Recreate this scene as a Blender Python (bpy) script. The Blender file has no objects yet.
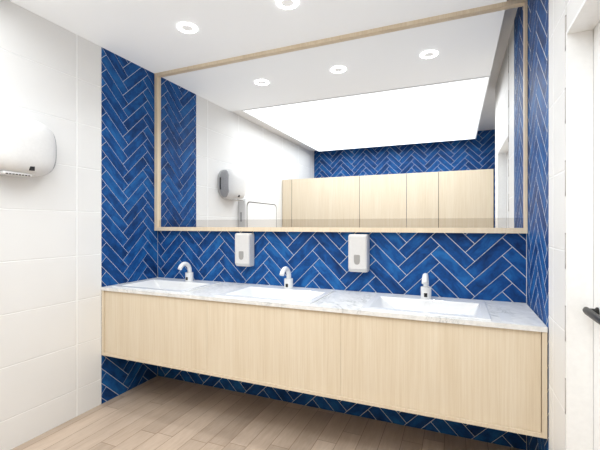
import bpy, bmesh, math, random
from mathutils import Vector, Matrix
random.seed(7)
SC = bpy.context.scene
COL = SC.collection

# ------------------------------------------------------------------ camera, world, exposure
W = 2.752          # width of the basin recess
H = 2.60           # ceiling height
DEP = 0.556        # depth of the tiled recess sides
cam_d = bpy.data.cameras.new('camera')
cam = bpy.data.objects.new('camera', cam_d); COL.objects.link(cam)
cam_d.sensor_fit = 'HORIZONTAL'; cam_d.sensor_width = 36.0
cam_d.lens = 36.0 * 373.0 / 600.0
cam_d.clip_start = 0.3
cam.location = (2.3785, -2.493, 1.30)
cam.rotation_euler = (math.pi / 2, 0, 0.3975)
SC.camera = cam
wd = bpy.data.worlds.new('world'); SC.world = wd; wd.use_nodes = True
wd.node_tree.nodes['Background'].inputs[0].default_value = (0.9, 0.95, 1, 1)
wd.node_tree.nodes['Background'].inputs[1].default_value = 0.3
SC.view_settings.view_transform = 'Standard'
SC.view_settings.look = 'None'
SC.view_settings.gamma = 1
SC.view_settings.use_curve_mapping = False
SC.view_settings.exposure = 1.07
PANEL_E = 0.30     # glow of the rear ceiling light panel
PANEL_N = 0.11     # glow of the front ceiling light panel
RING_E = 5.0       # glow of the downlight rings
LAMP_P, LAMP_D = 27.0, 1.15   # watts of the panel's lamp and of each downlight

# ------------------------------------------------------------------ node helpers
class N:
    def __init__(s, name):
        s.m = bpy.data.materials.new(name); s.m.use_nodes = True
        s.t = s.m.node_tree; s.b = s.t.nodes['Principled BSDF']
    def node(s, typ, **kw):
        n = s.t.nodes.new(typ)
        for k, v in kw.items(): setattr(n, k, v)
        return n
    def link(s, a, b): s.t.links.new(a, b)
    def math(s, op, a, b=None, c=None):
        n = s.node('ShaderNodeMath', operation=op)
        for i, v in enumerate((a, b, c)):
            if v is None: continue
            if isinstance(v, (int, float)): n.inputs[i].default_value = v
            else: s.link(v, n.inputs[i])
        return n.outputs[0]
    def xyz(s):
        c = s.node('ShaderNodeTexCoord'); x = s.node('ShaderNodeSeparateXYZ')
        s.link(c.outputs['Object'], x.inputs[0])
        return c.outputs['Object'], x.outputs[0], x.outputs[1], x.outputs[2]
    def comb(s, x, y, z):
        n = s.node('ShaderNodeCombineXYZ')
        for i, v in enumerate((x, y, z)):
            if isinstance(v, (int, float)): n.inputs[i].default_value = v
            else: s.link(v, n.inputs[i])
        return n.outputs[0]
    def noise(s, vec, scale=5, detail=3, rough=0.5, dist=0):
        n = s.node('ShaderNodeTexNoise')
        n.inputs['Scale'].default_value = scale; n.inputs['Detail'].default_value = detail
        n.inputs['Roughness'].default_value = rough; n.inputs['Distortion'].default_value = dist
        if vec is not None: s.link(vec, n.inputs['Vector'])
        return n.outputs['Fac']
    def ramp(s, fac, stops):
        n = s.node('ShaderNodeValToRGB'); e = n.color_ramp.elements
        while len(e) > 1: e.remove(e[-1])
        e[0].position = stops[0][0]; e[0].color = (*stops[0][1], 1)
        for p, c in stops[1:]:
            k = e.new(p); k.color = (*c, 1)
        s.link(fac, n.inputs[0]); return n.outputs[0]
    def mix(s, fac, a, b, blend='MIX'):
        n = s.node('ShaderNodeMix', data_type='RGBA', blend_type=blend)
        for i, v in ((0, fac), (6, a), (7, b)):
            if isinstance(v, (int, float)): n.inputs[i].default_value = v
            elif isinstance(v, tuple): n.inputs[i].default_value = (*v, 1)
            else: s.link(v, n.inputs[i])
        return n.outputs[2]
    def color(s, c):
        if isinstance(c, tuple): s.b.inputs['Base Color'].default_value = (*c, 1)
        else: s.link(c, s.b.inputs['Base Color'])
    def rough(s, r):
        if isinstance(r, (int, float)): s.b.inputs['Roughness'].default_value = r
        else: s.link(r, s.b.inputs['Roughness'])
    def bump(s, h, strength=0.3, dist=0.002):
        n = s.node('ShaderNodeBump'); n.inputs['Strength'].default_value = strength
        n.inputs['Distance'].default_value = dist
        s.link(h, n.inputs['Height']); s.link(n.outputs[0], s.b.inputs['Normal'])

def plain(name, c, r=0.5, metal=0.0, ns=60, nv=0.02):
    n = N(name); v, *_ = n.xyz()
    f = n.noise(v, ns, 2)
    n.color(n.ramp(f, [(0.3, tuple(max(0, x * (1 - nv)) for x in c)), (0.7, tuple(min(1, x * (1 + nv)) for x in c))]))
    n.rough(r); n.b.inputs['Metallic'].default_value = metal
    return n.m

def emit(name, c, e):
    n = N(name); n.color((0.8, 0.8, 0.8)); n.rough(0.6)
    n.b.inputs['Emission Color'].default_value = (*c, 1); n.b.inputs['Emission Strength'].default_value = e
    return n.m

def wall_tile(name, axis, v0, pv, z0, pz):
    """large white wall tiles: joints along one wall axis (0 x, 1 y) and along z"""
    n = N(name); vec, x, y, z = n.xyz(); a = (x, y)[axis]
    def joint(c, o, p, w):
        t = n.math('DIVIDE', n.math('SUBTRACT', c, o), p)
        d = n.math('MULTIPLY', n.math('ABSOLUTE', n.math('SUBTRACT', t, n.math('ROUND', t))), p)
        mr = n.node('ShaderNodeMapRange'); mr.interpolation_type = 'SMOOTHSTEP'
        n.link(d, mr.inputs[0]); mr.inputs[1].default_value = w * 0.6; mr.inputs[2].default_value = w
        mr.inputs[3].default_value = 1; mr.inputs[4].default_value = 0
        return mr.outputs[0]
    jv = joint(a, v0, pv, 0.0075); jz = joint(z, z0, pz, 0.0042)
    j = n.math('MAXIMUM', jv, jz)
    f = n.noise(vec, 3, 3); g = n.noise(vec, 180, 2)
    base = n.ramp(f, [(0.3, (0.83, 0.825, 0.815)), (0.7, (0.85, 0.845, 0.835))])
    n.color(n.mix(j, base, (0.98, 0.98, 0.975)))
    n.rough(0.5); n.b.inputs['Specular IOR Level'].default_value = 0.25
    hgt = n.math('ADD', n.math('MULTIPLY', j, -1.0), n.math('MULTIPLY', g, 0.05))
    n.bump(hgt, 0.8, 0.003)
    return n.m

def oak_mat(name, light=1.0, tint=(1, 1, 1)):
    n = N(name); vec, x, y, z = n.xyz()
    def st(sx, sz): return n.comb(n.math('MULTIPLY', x, sx), n.math('MULTIPLY', y, sx), n.math('MULTIPLY', z, sz))
    a = n.noise(st(1, 0.016), 210, 3, 0.6)
    b = n.noise(st(1, 0.030), 60, 4, 0.6, 0.2)
    c = n.noise(st(1, 0.08), 9, 2, 0.5, 0.5)
    f = n.math('ADD', n.math('MULTIPLY', a, 0.45), n.math('ADD', n.math('MULTIPLY', b, 0.35), n.math('MULTIPLY', c, 0.20)))
    k = light; T = lambda r, g, b: (r * k * tint[0], g * k * tint[1], b * k * tint[2])
    n.color(n.ramp(f, [(0.30, T(0.65, 0.535, 0.385)), (0.46, T(0.72, 0.61, 0.46)), (0.62, T(0.775, 0.68, 0.54))]))
    n.rough(0.45); n.b.inputs['Specular IOR Level'].default_value = 0.3
    n.bump(a, 0.08, 0.001)
    return n.m

def floor_mat():
    n = N('floor_planks'); vec, x, y, z = n.xyz(); PW = 0.1185; PL = 0.9
    xi = n.math('DIVIDE', n.math('SUBTRACT', x, 1.126), PW); col_i = n.math('FLOOR', xi); xf = n.math('SUBTRACT', xi, col_i)
    wn = n.node('ShaderNodeTexWhiteNoise', noise_dimensions='1D'); n.link(n.math('ADD', col_i, 37.3), wn.inputs['W'])
    yi = n.math('ADD', n.math('DIVIDE', y, PL), n.math('MULTIPLY', wn.outputs[0], 7.0)); row = n.math('FLOOR', yi); yf = n.math('SUBTRACT', yi, row)
    w2 = n.node('ShaderNodeTexWhiteNoise', noise_dimensions='2D'); n.link(n.comb(col_i, row, 0), w2.inputs['Vector'])
    rnd = w2.outputs[0]
    def edge(f, p, w):
        d = n.math('MULTIPLY', n.math('MINIMUM', f, n.math('SUBTRACT', 1.0, f)), p)
        mr = n.node('ShaderNodeMapRange'); mr.interpolation_type = 'SMOOTHSTEP'; n.link(d, mr.inputs[0])
        mr.inputs[1].default_value = w * 0.4; mr.inputs[2].default_value = w; mr.inputs[3].default_value = 1; mr.inputs[4].default_value = 0
        return mr.outputs[0]
    j = n.math('MAXIMUM', edge(xf, PW, 0.0022), edge(yf, PL, 0.0022))
    off = n.math('MULTIPLY', rnd, 50.0)
    gv = n.comb(n.math('ADD', x, off), n.math('MULTIPLY', y, 0.12), off)
    g1 = n.noise(gv, 90, 4, 0.6); g2 = n.noise(gv, 14, 3, 0.5, 0.6)
    f = n.math('ADD', n.math('MULTIPLY', g1, 0.5), n.math('MULTIPLY', g2, 0.5))
    base = n.ramp(f, [(0.3, (0.475, 0.37, 0.28)), (0.7, (0.63, 0.515, 0.415))])
    base = n.mix(1.0, base, n.ramp(rnd, [(0, (0.80, 0.78, 0.77)), (1, (1.06, 1.05, 1.05))]), 'MULTIPLY')
    n.color(n.mix(n.math('MULTIPLY', j, 0.85), base, (0.20, 0.125, 0.075)))
    n.rough(0.42); n.b.inputs['Specular IOR Level'].default_value = 0.3
    n.bump(n.math('MULTIPLY', j, -1.0), 0.4, 0.002)
    return n.m

def blue_tile_mat():
    n = N('blue_glazed_tile'); vec, x, y, z = n.xyz()
    at = n.node('ShaderNodeAttribute', attribute_name='tile_rnd'); r = at.outputs['Fac']
    uv = n.node('ShaderNodeUVMap', uv_map='UVMap'); su = n.node('ShaderNodeSeparateXYZ'); n.link(uv.outputs[0], su.inputs[0])
    off = n.math('MULTIPLY', r, 91.0)
    v = n.comb(n.math('ADD', n.math('MULTIPLY', su.outputs[0], 0.6), off), su.outputs[1], off)
    a = n.noise(v, 16, 4, 0.6, 0.5); b = n.noise(v, 60, 3, 0.6)
    f = n.math('ADD', n.math('ADD', n.math('MULTIPLY', a, 0.75), n.math('MULTIPLY', b, 0.18)), n.math('MULTIPLY', r, 0.17))
    n.color(n.ramp(f, [(0.34, (0.008, 0.030, 0.110)), (0.53, (0.010, 0.068, 0.245)), (0.74, (0.020, 0.140, 0.40))]))
    n.rough(0.5); n.b.inputs['Specular IOR Level'].default_value = 0.12
    n.bump(a, 0.06, 0.002)
    return n.m

def marble_mat():
    n = N('white_marble'); vec, x, y, z = n.xyz()
    st = n.comb(n.math('ADD', x, n.math('MULTIPLY', y, 0.5)), n.math('MULTIPLY', y, 0.55), z)
    a = n.noise(st, 5, 7, 0.65, 1.2); b = n.noise(st, 24, 5, 0.65, 0.5); c = n.noise(vec, 3.0, 2)
    vein = n.math('ABSOLUTE', n.math('SUBTRACT', a, 0.5))
    vm = n.ramp(vein, [(0.0, (1, 1, 1)), (0.018, (0.25, 0.25, 0.25)), (0.05, (0, 0, 0))])
    vm2 = n.math('MULTIPLY', vm, n.ramp(c, [(0.46, (0, 0, 0)), (0.62, (1, 1, 1))]))
    base = n.ramp(b, [(0.3, (0.68, 0.675, 0.665)), (0.62, (0.83, 0.82, 0.805))])
    n.color(n.mix(n.math('MULTIPLY', vm2, 0.6), base, (0.30, 0.315, 0.315)))
    n.rough(0.25); n.b.inputs['Specular IOR Level'].default_value = 0.28
    return n.m

def mirror_mat(name, c):
    n = N(name); v, *_ = n.xyz(); f = n.noise(v, 2, 1)
    n.color(n.ramp(f, [(0, c), (1, tuple(min(1, q * 1.01) for q in c))]))
    n.b.inputs['Metallic'].default_value = 1; n.rough(0.0); return n.m

def trim_mat():
    n = N('tile_edge_trim'); vec, x, y, z = n.xyz()
    t = n.math('FRACT', n.math('DIVIDE', n.math('ADD', z, 0.07), 0.268))
    f = n.ramp(t, [(0.0, (0.75, 0.74, 0.73)), (0.5, (0.75, 0.74, 0.73)), (0.52, (0.20, 0.18, 0.17)), (0.60, (0.40, 0.37, 0.35)), (0.98, (0.5, 0.47, 0.45)), (0.99, (0.2, 0.18, 0.17))])
    n.color(f); n.rough(0.5); return n.m

M = dict(
    tile_l=wall_tile('white_wall_tile_side', 1, -0.743, 0.600, 0.183, 0.3022),
    tile_r=wall_tile('white_wall_tile_door_side', 1, -0.640, 0.600, 0.0, 0.3008),
    tile_f=wall_tile('white_wall_tile_front', 0, 0.3, 0.600, 0.183, 0.3022),
    grout=plain('pale_grout', (0.80, 0.79, 0.77), 0.8),
    blue=blue_tile_mat(),
    oak=oak_mat('pale_oak'), oak2=oak_mat('pale_oak_frame', 0.98), oakf=oak_mat('honey_oak', 1.06, (1.02, 1.0, 0.97)),
    floor=floor_mat(), marble=marble_mat(),
    ceil=plain('ceiling_paint', (0.86, 0.85, 0.84), 0.85, ns=8, nv=0.01),
    white=plain('white_plastic', (0.84, 0.835, 0.83), 0.42),
    paint=plain('white_door_paint', (0.93, 0.93, 0.925), 0.4),
    ceramic=plain('white_ceramic', (0.80, 0.80, 0.80), 0.12, nv=0.005),
    chromew=plain('white_faucet_enamel', (0.80, 0.80, 0.80), 0.25),
    black=plain('black_sensor', (0.010, 0.010, 0.011), 0.5),
    blackm=plain('black_metal', (0.022, 0.021, 0.02), 0.4, 0.3),
    dry=plain('white_dryer_shell', (0.76, 0.755, 0.75), 0.42),
    disp=plain('pale_grey_plastic', (0.68, 0.665, 0.655), 0.4),
    grey=plain('grey_window', (0.34, 0.33, 0.32), 0.3),
    greyp=plain('grey_shade_and_slot', (0.36, 0.36, 0.375), 0.45, ns=220, nv=0.25),  # speckled grey: painted shade on the dryer side, also the latch slot
    dark=plain('dark_gap', (0.05, 0.04, 0.035), 0.7),
    chrome=plain('chrome', (0.75, 0.75, 0.76), 0.15, 1.0),
    mirror=mirror_mat('mirror_silver', (0.93, 0.94, 0.95)),
    mirror_t=mirror_mat('mirror_tinted', (0.74, 0.73, 0.72)),
    panel=emit('panel_glow', (0.955, 0.99, 1.0), PANEL_E),
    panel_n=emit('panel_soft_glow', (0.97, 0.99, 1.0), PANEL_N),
    ring=emit('ring_glow', (0.96, 0.99, 1.0), RING_E),
    lens=emit('downlight_lens', (1.0, 0.98, 0.96), PANEL_N),
    trim=trim_mat(),
)

# ------------------------------------------------------------------ mesh helpers
def link(name, bm, mat, parent=None, smooth=False, bevel=0, seg=2, loc=None, kind=None):
    me = bpy.data.meshes.new(name)
    bmesh.ops.recalc_face_normals(bm, faces=bm.faces)
    bm.to_mesh(me); bm.free()
    o = bpy.data.objects.new(name, me); COL.objects.link(o)
    for m in (mat if isinstance(mat, (list, tuple)) else [mat]): me.materials.append(m)
    if parent: o.parent = parent
    if loc: o.location = loc
    if smooth:
        for p in me.polygons: p.use_smooth = len(p.vertices) == 4
    if bevel:
        b = o.modifiers.new('bevel', 'BEVEL'); b.width = bevel; b.segments = seg; b.limit_method = 'ANGLE'; b.angle_limit = math.radians(40)
    if kind: o['kind'] = kind
    return o

def thing(name, label, cat, loc=(0, 0, 0), group=None):
    o = bpy.data.objects.new(name, None); COL.objects.link(o); o.location = loc
    o.empty_display_size = 0.1
    o['label'] = label; o['category'] = cat
    if group: o['group'] = group
    return o

def add_box(bm, x0, x1, y0, y1, z0, z1, mi=0):
    vs = [bm.verts.new((x, y, z)) for x in (x0, x1) for y in (y0, y1) for z in (z0, z1)]
    fs = [(0, 1, 3, 2), (4, 6, 7, 5), (0, 4, 5, 1), (2, 3, 7, 6), (0, 2, 6, 4), (1, 5, 7, 3)]
    for f in fs:
        q = bm.faces.new([vs[i] for i in f]); q.material_index = mi
def box(*a):
    bm = bmesh.new(); add_box(bm, *a); return bm

def loft(rings, cap0=True, cap1=True):
    """rings: list of closed loops of 3-D points, same count"""
    bm = bmesh.new(); R = [[bm.verts.new(p) for p in r] for r in rings]; n = len(R[0])
    for a, b in zip(R, R[1:]):
        for i in range(n): bm.faces.new((a[i], a[(i + 1) % n], b[(i + 1) % n], b[i]))
    if cap0: bm.faces.new(R[0])
    if cap1: bm.faces.new(R[-1])
    return bm

def circ(r, z, n=32, cx=0, cy=0):
    return [(cx + r * math.cos(2 * math.pi * i / n), cy + r * math.sin(2 * math.pi * i / n), z) for i in range(n)]

def tube(path, r, n=16):
    """round tube along a path lying in the local y-z plane; r is a number or a list"""
    rings = []
    for i, p in enumerate(path):
        a = path[max(0, i - 1)]; b = path[min(len(path) - 1, i + 1)]
        t = (Vector(b) - Vector(a)).normalized()
        e1 = Vector((1, 0, 0)); e2 = t.cross(e1).normalized()
        rr = r[i] if isinstance(r, (list, tuple)) else r
        rings.append([tuple(Vector(p) + rr * (math.cos(2 * math.pi * k / n) * e1 + math.sin(2 * math.pi * k / n) * e2)) for k in range(n)])
    return loft(rings)

def rrect(x0, x1, y0, y1, r, n=6):
    pts = []
    for cx, cy, a0 in ((x1 - r, y1 - r, 0), (x0 + r, y1 - r, 90), (x0 + r, y0 + r, 180), (x1 - r, y0 + r, 270)):
        for k in range(n + 1):
            a = math.radians(a0 + 90 * k / n); pts.append((cx + r * math.cos(a), cy + r * math.sin(a)))
    return pts

# herringbone: one mesh of glazed tiles standing 2.5 mm proud of the grout
TW, TL, GAP = 0.0751, 0.2821, 0.0017
def clip(poly, axis, val, keep_greater):
    out = []
    for i, p in enumerate(poly):
        q = poly[(i + 1) % len(poly)]
        ip = (p[axis] >= val) == keep_greater or p[axis] == val
        iq = (q[axis] >= val) == keep_greater or q[axis] == val
        if ip: out.append(p)
        if ip != iq:
            t = (val - p[axis]) / (q[axis] - p[axis])
            out.append(tuple(p[k] + t * (q[k] - p[k]) for k in range(2)))
    return out
def herringbone(name, t0, t1, z0, z1, to3d, parent, ot=0.0862, oz=0.017, depth=0.002, GAP=GAP):
    rng = random.Random(int(abs(t0) * 1000) + 11)
    bm = bmesh.new(); uvl = bm.loops.layers.uv.new('UVMap'); lay = bm.faces.layers.float.new('tile_rnd')
    s2 = math.sqrt(2); P = TL * s2
    def tile(a0, a1, b0, b1, dt, horiz):
        a0 += GAP; a1 -= GAP; b0 += GAP; b1 -= GAP
        poly = [((a - b) / s2 + dt + ot, (a + b) / s2 + oz) for a, b in ((a0, b0), (a1, b0), (a1, b1), (a0, b1))]
        c = ((a0 + a1) / 2, (b0 + b1) / 2)
        for ax, v, g in ((0, t0, True), (0, t1, False), (1, z0, True), (1, z1, False)):
            poly = clip(poly, ax, v, g)
            if len(poly) < 3: return
        cl = []
        for p in poly:
            if not cl or math.dist(p, cl[-1]) > 1e-5: cl.append(p)
        if len(cl) > 2 and math.dist(cl[0], cl[-1]) < 1e-5: cl.pop()
        if len(cl) < 3: return
        r = rng.random()
        cx = sum(p[0] for p in cl) / len(cl); cz = sum(p[1] for p in cl) / len(cl)
        def ins(p):
            d = math.hypot(p[0] - cx, p[1] - cz); k = min(0.3, 0.0011 / max(d, 1e-4)) * 1.2
            return (p[0] + (cx - p[0]) * k, p[1] + (cz - p[1]) * k)
        top = [bm.verts.new(to3d(*ins(p), depth)) for p in cl]
        mid = [bm.verts.new(to3d(*p, depth * 0.65)) for p in cl]
        bot = [bm.verts.new(to3d(*p, -0.0005)) for p in cl]
        fs = [bm.faces.new(top)]
        m = len(cl)
        for A, B in ((top, mid), (mid, bot)):
            for i in range(m): fs.append(bm.faces.new((A[i], A[(i + 1) % m], B[(i + 1) % m], B[i])))
        for f in fs:
            f[lay] = r
        for f in fs[:1]:
            for lp, p in zip(f.loops, cl):
                aa = ((p[0] - dt - ot) + (p[1] - oz)) / s2; bb = ((p[1] - oz) - (p[0] - dt - ot)) / s2
                u, v = (aa - c[0], bb - c[1]) if horiz else (bb - c[1], aa - c[0])
                lp[uvl].uv = (u, v)
    for m in range(int((t0 - ot) / P) - 2, int((t1 - ot) / P) + 3):
        k0 = int((z0 - oz - 2 * TL) / (TW * s2)) - 2; k1 = int((z1 - oz) / (TW * s2)) + 2
        for k in range(k0, k1):
            q = k * TW
            tile(q, q + TL, q, q + TW, m * P, True)
            tile(q, q + TW, q + TW, q + TW + TL, m * P, False)
    return link(name, bm, M['blue'], parent, kind='structure')

# ------------------------------------------------------------------ room shell
CT = 2.74          # top of the shadow gap around the ceiling raft
LEN = 3.87
WX = 2.98          # the room is wider beside the stalls
XR = -1.95
def st(name, bm, mat, parent=None, **k): return link(name, bm, mat, parent, kind='structure', **k)

st('floor', box(-0.12, WX + 0.12, -LEN - 0.12, 0.12, -0.06, 0), M['floor'])
bm = bmesh.new(); add_box(bm, -0.12, WX + 0.12, -LEN - 0.12, 0.12, CT, CT + 0.06)
add_box(bm, 0.0, 2.648, -3.69, 0.0, H, H + 0.05)
st('ceiling', bm, M['ceil'])

wb = st('wall_back', box(-0.12, W + 0.1, 0.0, 0.12, 0, CT), M['grout'])
herringbone('herringbone_tiles', 0.003, W - 0.003, 0.0, CT, lambda t, z, d: (t, -d, z), wb)

bm = bmesh.new(); add_box(bm, -0.12, 0, -LEN, -DEP, 0, CT, 0); add_box(bm, -0.12, 0, -DEP, 0, 0, CT, 1)
wl = st('wall_left', bm, [M['tile_l'], M['grout']])
herringbone('herringbone_tiles', -DEP, -0.003, 0.0, CT, lambda t, z, d: (d, t, z), wl)

JY, JY2, DH, JX = -0.845, -1.68, 2.01, 0.078
bm = bmesh.new()
add_box(bm, W, W + 0.22, -DEP, 0, 0, CT, 1)
add_box(bm, W, W + 0.22, JY, -DEP, 0, CT, 0)
add_box(bm, W, W + 0.22, JY2, JY, DH, CT, 0)
add_box(bm, W, W + 0.22, XR, JY2, 0, CT, 0)
add_box(bm, WX, WX + 0.12, -LEN, XR, 0, CT, 0)
wr = st('wall_right', bm, [M['tile_r'], M['grout']])
herringbone('herringbone_tiles', W + 0.003, W + DEP, 0.0, CT, lambda t, z, d: (W - d, W - t, z), wr, depth=0.0004, GAP=0.0023)

wf = st('wall_front', box(-0.12, WX + 0.12, -LEN - 0.12, -LEN, 0, CT), M['grout'])
herringbone('herringbone_tiles', -WX + 0.003, -0.003, 0.0, CT, lambda t, z, d: (-t, -LEN + d, z), wf, ot=-0.3)

# door with lining in the right wall
d1 = st('door_1', box(W + JX, W + JX + 0.04, JY2 + 0.003, JY - 0.003, 0.004, DH - 0.003), M['paint'])
bm = bmesh.new()
add_box(bm, W - 0.002, W + JX - 0.001, JY - 0.012, JY - 0.0005, 0.0, DH - 0.0005)
add_box(bm, W - 0.002, W + JX - 0.001, JY2 + 0.0005, JY2 + 0.012, 0.0, DH - 0.0005)
add_box(bm, W - 0.002, W + JX - 0.001, JY2 + 0.0125, JY - 0.0125, DH - 0.012, DH - 0.0005)
st('trim_1', bm, M['paint'])
st('trim_2', box(W - 0.0035, W - 0.0005, JY - 0.0004, JY + 0.0075, 0, CT), M['trim'])
st('trim_3', box(0.0002, 0.0035, -DEP - 0.006, -DEP - 0.0003, 0, H), M['white'])
# lever handle: rose, neck and a flat tapering lever
hx = W + JX
bm = bmesh.new()
rings = []
for x, r in ((0.0, 0.016), (0.005, 0.016), (0.006, 0.014), (0.006, 0.011), (0.024, 0.011)):
    rings.append([(hx - x, -0.905 + r * math.cos(2 * math.pi * i / 20), 0.999 + r * math.sin(2 * math.pi * i / 20)) for i in range(20)])
hn = link('door_handle', loft(rings), M['blackm'], d1, smooth=False); hn['label'] = 'black lever handle'
rings = []
for y, hw, dx in ((-0.885, 0.006, 0.031), (-0.888, 0.0125, 0.031), (-0.90, 0.0145, 0.031), (-0.95, 0.0145, 0.032), (-1.06, 0.013, 0.034), (-1.085, 0.011, 0.034), (-1.09, 0.006, 0.034)):
    rings.append([(hx - dx + 0.009 * math.cos(2 * math.pi * i / 20), y, 0.999 + hw * math.sin(2 * math.pi * i / 20)) for i in range(20)])
link('lever', loft(rings), M['blackm'], hn, smooth=True)

# ------------------------------------------------------------------ vanity
CZ = 0.85; CT_T = 0.023
van = thing('vanity_cabinet', 'long wall-hung pale oak cabinet under the marble counter', 'cabinet', (W / 2, -0.28, 0.357))
L = lambda x, y, z: (x - W / 2, y + 0.28, z - 0.357)
def lbox(x0, x1, y0, y1, z0, z1): return box(x0 - W / 2, x1 - W / 2, y0 + 0.28, y1 + 0.28, z0 - 0.357, z1 - 0.357)
FY = -DEP
bm = bmesh.new()
for a in ((0.0048, 0.024, FY, -0.0055, 0.375, CZ - CT_T), (W - 0.024, W - 0.0048, FY, -0.0055, 0.375, CZ - CT_T), (0.0048, W - 0.0048, FY, -0.0055, 0.357, 0.375),
          (0.024, W - 0.024, -0.020, -0.0055, 0.375, CZ - CT_T)):
    add_box(bm, a[0] - W / 2, a[1] - W / 2, a[2] + 0.28, a[3] + 0.28, a[4] - 0.357, a[5] - 0.357)
link('carcass', bm, M['oak2'], van)
for x0, x1 in ((0.0245, 0.9226), (0.9234, 1.7996), (1.8004, W - 0.0265)):
    link('door_panel', lbox(x0, x1, FY + 0.011, FY + 0.027, 0.3756, CZ - CT_T - 0.004), M['oak'], van, bevel=0.001, seg=1)
link('backing', lbox(0.0245, W - 0.0245, FY + 0.028, FY + 0.036, 0.3755, CZ - CT_T - 0.003), M['oak2'], van)

# counter with three cut-outs
BAS = [(0.075, 0.700), (0.975, 1.615), (1.905, 2.530)]
BY0, BY1 = -0.528, -0.062
ct = thing('countertop', 'white marble counter with grey veins running between the blue side walls', 'counter', (W / 2, -0.28, CZ - CT_T))
bm = bmesh.new()
xs = [0.0048]
for a, b in BAS: xs += [a + 0.02, b - 0.02]
xs.append(W - 0.0048)
y0, ya, yb, y1 = -DEP - 0.004, BY0 + 0.02, BY1 - 0.02, -0.0048
def holed(z):
    """grid of verts at height z"""
    return [[bm.verts.new((x - W / 2, y + 0.28, z)) for y in (y0, ya, yb, y1)] for x in xs]
g0, g1 = holed(0), holed(CT_T)
n = len(xs)
hole = lambda i, j: j == 1 and i % 2 == 1
for i in range(n - 1):
    for j in range(3):
        if hole(i, j):
            for (a, b), (c, d) in (((i, j), (i + 1, j)), ((i + 1, j), (i + 1, j + 1)), ((i + 1, j + 1), (i, j + 1)), ((i, j + 1), (i, j))):
                bm.faces.new((g0[a][b], g0[c][d], g1[c][d], g1[a][b]))
            continue
        for g in (g0, g1): bm.faces.new((g[i][j], g[i + 1][j], g[i + 1][j + 1], g[i][j + 1]))
for i in range(n - 1):
    for j in (0, 3): bm.faces.new((g0[i][j], g0[i + 1][j], g1[i + 1][j], g1[i][j]))
for j in range(3):
    for i in (0, n - 1): bm.faces.new((g0[i][j], g0[i][j + 1], g1[i][j + 1], g1[i][j]))
link('slab', bm, M['marble'], ct)
p = link('light_patch', box(2.572 - W / 2, 2.622 - W / 2, -0.53 + 0.28, -0.34 + 0.28, CT_T - 0.004, CT_T + 0.0012), M['ceramic'], ct)  # patch of light on the marble, put in as a thin white slab
p['label'] = 'small patch of light painted white beside the right basin'

# basins
names = ['leftmost', 'middle', 'right']
where = ['nearest the left wall', 'in the middle of the counter', 'nearest the door']
for k, (a, b) in enumerate(BAS):
    cx, cy = (a + b) / 2, (BY0 + BY1) / 2
    t = thing('wash_basin', 'white rectangular ceramic basin set in the marble counter, ' + where[k], 'basin', (cx, cy, CZ - 0.10), 'basins in the counter')
    hw, hd = (b - a) / 2, (BY1 - BY0) / 2; z = 0.10
    ins_b, ins_f, ins_s = 0.095, 0.050, 0.034
    def rr(x0, x1, yy0, yy1, r, zz): return [(px, py, zz) for px, py in rrect(x0, x1, yy0, yy1, r, 4)]
    I = lambda e, r, zz, se=0: rr(-hw + ins_s + e + se, hw - ins_s - e - se, -hd + ins_f + e, hd - ins_b - e * 0.8, r, zz)
    rings = [rr(-hw, hw, -hd, hd, 0.004, z + 0.0005), rr(-hw, hw, -hd, hd, 0.004, z + 0.005), rr(-hw + 0.002, hw - 0.002, -hd + 0.002, hd - 0.002, 0.004, z + 0.0065),
             I(0, 0.010, z + 0.0065), I(0.003, 0.010, z + 0.004), I(0.015, 0.012, z - 0.040, 0.050), I(0.035, 0.02, z - 0.072, 0.095), I(0.09, 0.02, z - 0.080, 0.14)]
    bm = loft(rings, cap0=False)
    o = link('bowl', bm, M['ceramic'], t)
    bm = loft([circ(0.0, z - 0.0798, 24), circ(0.021, z - 0.0798, 24), circ(0.022, z - 0.0775, 24), circ(0.012, z - 0.077, 24), circ(0.0, z - 0.077, 24)][1:4])
    link('drain', bm, M['chrome'], t, loc=(0, -0.02, 0))
    # overflow ring on the back slope of the bowl
    rg = []
    for r_, d_ in ((0.016, 0), (0.016, 0.003), (0.012, 0.003), (0.012, 0)):
        rg.append([(r_ * math.cos(2 * math.pi * i / 20), -d_, r_ * math.sin(2 * math.pi * i / 20)) for i in range(20)])
    link('overflow', loft(rg, True, False), M['ceramic'], t, loc=(0.0, hd - ins_b - 0.006, z - 0.022))

# faucets
FX = [0.422, 1.288, 2.207]
for k, fx in enumerate(FX):
    t = thing('faucet', ['white curved sensor faucet on the leftmost basin', 'white curved sensor faucet on the middle basin', 'white curved sensor faucet on the right basin nearest the door'][k],
              'faucet', (fx, -0.103, CZ + 0.0065), 'sensor faucets')
    bm = loft([circ(0.031, 0, 32), circ(0.031, 0.066, 32), circ(0.030, 0.0675, 32)])
    link('base', bm, M['chromew'], t, bevel=0.0015)
    R = 0.060; zc = 0.081; path = [(0, 0.004, 0.067), (0, 0.004, 0.075)]
    for i in range(0, 17):
        a = math.radians(i * 158 / 16); path.append((0, 0.004 - R + R * math.cos(a), zc + R * math.sin(a)))
    link('spout', tube(path, 0.0165, 20), M['chromew'], t, smooth=True)
    bm = bmesh.new(); add_box(bm, -0.0095, 0.0095, -0.0325, -0.028, 0.010, 0.034)
    s = link('sensor', bm, M['black'], t, bevel=0.002); s['label'] = 'black sensor window'

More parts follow.
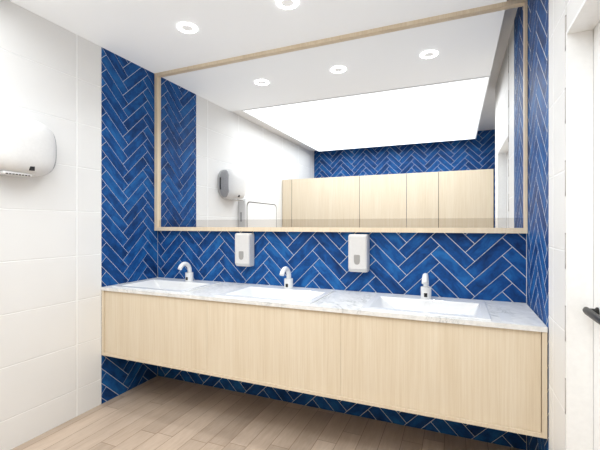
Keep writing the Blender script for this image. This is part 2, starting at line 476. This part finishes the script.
# dispensers
for k, (x0, lab) in enumerate(((0.828, 'white soap dispenser on the blue tiles between the left and middle faucets'), (1.712, 'white soap dispenser on the blue tiles between the middle and right faucets'))):
    wd_, dp, ht = 0.128, 0.082, 0.250
    t = thing('soap_dispenser', lab, 'dispenser', (x0 + wd_ / 2, -0.0045, 0.988), 'wall soap dispensers')
    hw = wd_ / 2
    def sec(z, front, ins, r=0.016):
        pts = []
        x0_, x1_ = -hw + ins, hw - ins
        pts.append((x1_, 0.0, z))
        for i in range(7):
            a = math.radians(90 * i / 6); pts.append((x1_ - r + r * math.cos(a), -front + r - r * math.sin(a), z))
        for i in range(7):
            a = math.radians(90 + 90 * i / 6); pts.append((x0_ + r + r * math.cos(a), -front + r - r * math.sin(a), z))
        pts.append((x0_, 0.0, z)); return pts
    body = loft([sec(0.0, dp - 0.018, 0.004), sec(0.004, dp - 0.014, 0.002), sec(0.022, dp - 0.001, 0.0), sec(0.024, dp, 0), sec(ht - 0.014, dp, 0), sec(ht - 0.004, dp - 0.003, 0.003), sec(ht, dp - 0.010, 0.009)])
    link('body', body, M['disp'], t, smooth=False, bevel=0.0015)
    shp = [(x * 1.2, z * 1.27) for x, z in [(-0.017, 0.045), (-0.013, 0.05), (0.013, 0.05), (0.017, 0.045), (0.017, 0.018), (0.013, 0.005), (0.006, 0.0), (-0.006, 0.0), (-0.013, 0.005), (-0.017, 0.018)]]
    oz = 0.052
    w_ = link('level_window', loft([[(x - 0.002, -dp + 0.002, z + oz) for x, z in shp], [(x - 0.002, -dp - 0.0012, z + oz) for x, z in shp]]), M['grey'], t)
    w_['label'] = 'grey shield shaped level window'

# ------------------------------------------------------------------ mirror
mr = thing('wall_mirror', 'wide mirror in a pale oak frame filling the wall above the basins', 'mirror', (W / 2, -0.005, 1.252))
fx0, fx1, fz0, fz1, fw = 0.0045, W - 0.0025, 1.252, H - 0.002, 0.031
def mb(x0, x1, ya, yb, z0, z1): return box(x0 - W / 2, x1 - W / 2, ya + 0.0035, yb + 0.0035, z0 - 1.252, z1 - 1.252)
bm = bmesh.new()
for a in ((fx0, fx1, -0.041, -0.004, fz0, fz0 + fw), (fx0, fx1, -0.041, -0.004, fz1 - fw, fz1), (fx0, fx0 + fw, -0.041, -0.004, fz0 + fw, fz1 - fw), (fx1 - fw + 0.016, fx1, -0.041, -0.004, fz0 + fw, fz1 - fw)):
    add_box(bm, a[0] - W / 2, a[1] - W / 2, a[2] + 0.0035, a[3] + 0.0035, a[4] - 1.252, a[5] - 1.252)
link('frame', bm, M['oakf'], mr)
BZ = 1.341
link('glass', mb(fx0 + fw - 0.003, fx1 - fw + 0.018, -0.020, -0.006, BZ, fz1 - fw + 0.003), M['mirror'], mr)
b_ = link('tinted_band', mb(fx0 + fw - 0.003, fx1 - fw + 0.018, -0.020, -0.006, fz0 + fw - 0.003, BZ - 0.0002), M['mirror_t'], mr)
b_['label'] = 'darker band along the bottom of the glass'

# ------------------------------------------------------------------ ceiling lights
PZ = H - 0.016
lp = thing('ceiling_light_panel', 'large glowing white light panel covering the rear of the ceiling', 'light panel', (1.40, -2.345, H - 0.001))
px0, px1, py0, py1 = 0.15, 2.645, -3.685, -1.16
bm = bmesh.new(); add_box(bm, px0 - 1.40 + 0.006, px1 - 1.40 - 0.006, py0 + 2.345 + 0.006, py1 + 2.345 - 0.006, -0.015, -0.003)
link('diffuser', bm, M['panel'], lp)
bm = bmesh.new()
for a in ((px0, px1, py0, py0 + 0.006), (px0, px1, py1 - 0.006, py1), (px0, px0 + 0.006, py0 + 0.006, py1 - 0.006), (px1 - 0.006, px1, py0 + 0.006, py1 - 0.006)):
    add_box(bm, a[0] - 1.40, a[1] - 1.40, a[2] + 2.345, a[3] + 2.345, -0.0155, 0.0)
link('edge_frame', bm, M['white'], lp)
def lamp(name, shape, sx, sy, w, spread, loc, parent):
    d = bpy.data.lights.new(name, 'AREA'); d.shape = shape; d.size = sx; d.size_y = sy
    d.energy = w; d.spread = math.radians(spread); d.color = (0.925, 0.972, 1.0)
    o = bpy.data.objects.new(name, d); COL.objects.link(o); o.parent = parent; o.location = loc
lamp('panel_lamp', 'RECTANGLE', px1 - px0 - 0.05, py1 - py0 - 0.05, LAMP_P, 167, (0, (py0 + py1) / 2 + 2.345, -0.0165), lp)
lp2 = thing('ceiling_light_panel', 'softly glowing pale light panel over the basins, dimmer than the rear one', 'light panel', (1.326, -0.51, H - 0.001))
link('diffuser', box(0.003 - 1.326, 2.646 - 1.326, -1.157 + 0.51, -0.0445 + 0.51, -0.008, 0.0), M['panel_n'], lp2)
DLX = [0.754, 1.474, 2.186]
lab = {0: ['round downlight over the basins, nearest the left wall', 'round downlight over the basins, middle of the row', 'round downlight over the basins, nearest the door'],
       1: ['round downlight on the glowing panel, nearest the left wall', 'round downlight on the glowing panel, middle of the row', 'round downlight on the glowing panel, nearest the door']}
for r_, (yy, zz) in enumerate(((-0.527, H - 0.0095), (-2.022, H - 0.0165))):
    for k, x in enumerate(DLX):
        t = thing('downlight', lab[r_][k], 'ceiling light', (x, yy, zz), 'downlights in the front row' if r_ == 0 else 'downlights on the light panel')
        rg = [circ(0.0625, 0, 40), circ(0.0625, -0.003, 40), circ(0.060, -0.005, 40), circ(0.042, -0.005, 40), circ(0.040, -0.002, 40)]
        link('light_ring', loft(rg, True, False), M['ring'], t)
        lamp('downlight_lamp', 'DISK', 0.076, 0.076, LAMP_D, 124, (0, 0, -0.006), t)
        link('lens', loft([circ(0.0395, -0.001, 40), circ(0.0395, -0.003, 40)]), M['lens'], t)

# ------------------------------------------------------------------ hand dryer on the left wall
dyc, hy, dz0, dz1, dX = -1.143, 0.222, 1.585, 1.922, 0.157
t = thing('hand_dryer', 'white rounded hand dryer mounted on the white tiled left wall', 'hand dryer', (0.004, dyc, dz0))
hz = (dz1 - dz0) / 2
def ky(x): return max(1e-6, (1 - min(1, x / dX) ** 2.6)) ** 0.4545
def kz(x): return max(1e-8, (1 - min(1, x / dX) ** 5)) ** 0.36
def surf(x, a, out=0.0, e=3.0):
    c, s_ = math.cos(a), math.sin(a)
    return (x, (hy * ky(x) + out) * math.copysign(abs(c) ** (2 / e), c), hz + (hz * kz(x) + out) * math.copysign(abs(s_) ** (2 / e), s_))
xs_ = [0, 0.02, 0.045, 0.07, 0.09, 0.107, 0.12, 0.131, 0.140, 0.147, 0.152, 0.1548, 0.1562, 0.15685, 0.157]
link('shell', loft([[surf(x, 2 * math.pi * i / 64) for i in range(64)] for x in xs_]), M['dry'], t, smooth=True)
# shade put in as a thin grey layer on the curved side facing the basins
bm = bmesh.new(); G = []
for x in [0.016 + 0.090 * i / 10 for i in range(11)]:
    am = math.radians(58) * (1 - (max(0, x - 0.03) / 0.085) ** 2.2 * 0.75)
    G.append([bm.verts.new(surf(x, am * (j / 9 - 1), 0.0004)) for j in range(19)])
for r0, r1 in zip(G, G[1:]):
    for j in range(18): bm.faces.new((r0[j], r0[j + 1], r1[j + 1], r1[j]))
g_ = link('side_shade', bm, M['greyp'], t, smooth=True); g_['label'] = 'painted grey shade on the dryer side'
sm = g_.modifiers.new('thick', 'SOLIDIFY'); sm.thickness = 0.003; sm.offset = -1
p0 = surf(0.028, 0)
link('side_slot', box(0.022, 0.034, p0[1] - 0.012, p0[1] + 0.006, hz - 0.07, hz + 0.06), M['blackm'], t)
sx = 0.118
s_ = link('sensor', box(sx, sx + 0.024, 0.010, 0.036, 0.026, 0.053), M['black'], t, bevel=0.002); s_['label'] = 'small black sensor'
nz = link('outlet_grille', box(0.045, 0.112, -0.11, 0.04, -0.007, 0.010), M['dry'], t, bevel=0.004)
for i in range(8):
    link('slot', box(0.1112, 0.1132, -0.098 + i * 0.0165, -0.087 + i * 0.0165, -0.006, 0.0), M['dark'], nz)

# ------------------------------------------------------------------ baby changing station
t = thing('baby_changing_station', 'white fold-down baby changing station on the left wall beside the stalls', 'changing station', (0.004, -1.75, 0.98))
by, bh = 0.42, 0.645
def bs(x, ins): return [(x, y, z) for y, z in rrect(-by + ins, by - ins, 0 + ins, bh - ins, 0.075, 6)]
link('shell', loft([bs(0, 0), bs(0.075, 0), bs(0.090, 0.004), bs(0.096, 0.014)]), M['white'], t, smooth=False)
def bt(x, ins): return [(x, y, z) for y, z in rrect(-by + 0.028 + ins, by - 0.028 - ins, 0.05 + ins, bh - 0.045 - ins, 0.06, 6)]
g_ = link('seam', loft([bt(0.090, 0), bt(0.0975, 0)]), M['dark'], t); g_['label'] = 'dark outline of the fold-down tray'
link('tray', loft([bt(0.091, 0.011), bt(0.0978, 0.011), bt(0.0985, 0.012)]), M['white'], t)
link('latch_slot', box(0.025, 0.045, by - 0.004, by + 0.002, 0.36, 0.47), M['greyp'], t)

# ------------------------------------------------------------------ toilet stalls
SY, SZ = -2.520, 1.966
t = thing('toilet_stall', 'row of pale oak toilet stall fronts and doors seen in the mirror', 'toilet stall', (1.37, SY, 0))
def sb(x0, x1, ya, yb, z0, z1): return box(x0 - 1.37, x1 - 1.37, ya - SY, yb - SY, z0, z1)
X = [0.006, 0.160, 1.165, 1.782, 2.170, 2.784]
for i, nm in enumerate(('filler_panel', 'front_panel', 'stall_door', 'front_panel', 'stall_door')):
    dr = link(nm, sb(X[i] + 0.003, X[i + 1] - 0.003, SY - 0.03, SY, 0.12 if 'door' in nm else 0.0, SZ), M['oak'], t, bevel=0.0015)
for x in (X[1], X[2], X[4], X[5]):
    link('joint_strip', sb(x - 0.0055, x + 0.0055, SY - 0.026, SY - 0.003, 0.0, SZ - 0.004), M['dark'], t)
for x in (0.55, 1.474):
    link('partition', sb(x - 0.015, x + 0.015, -LEN + 0.005, SY - 0.031, 0.12, SZ), M['oak2'], t)
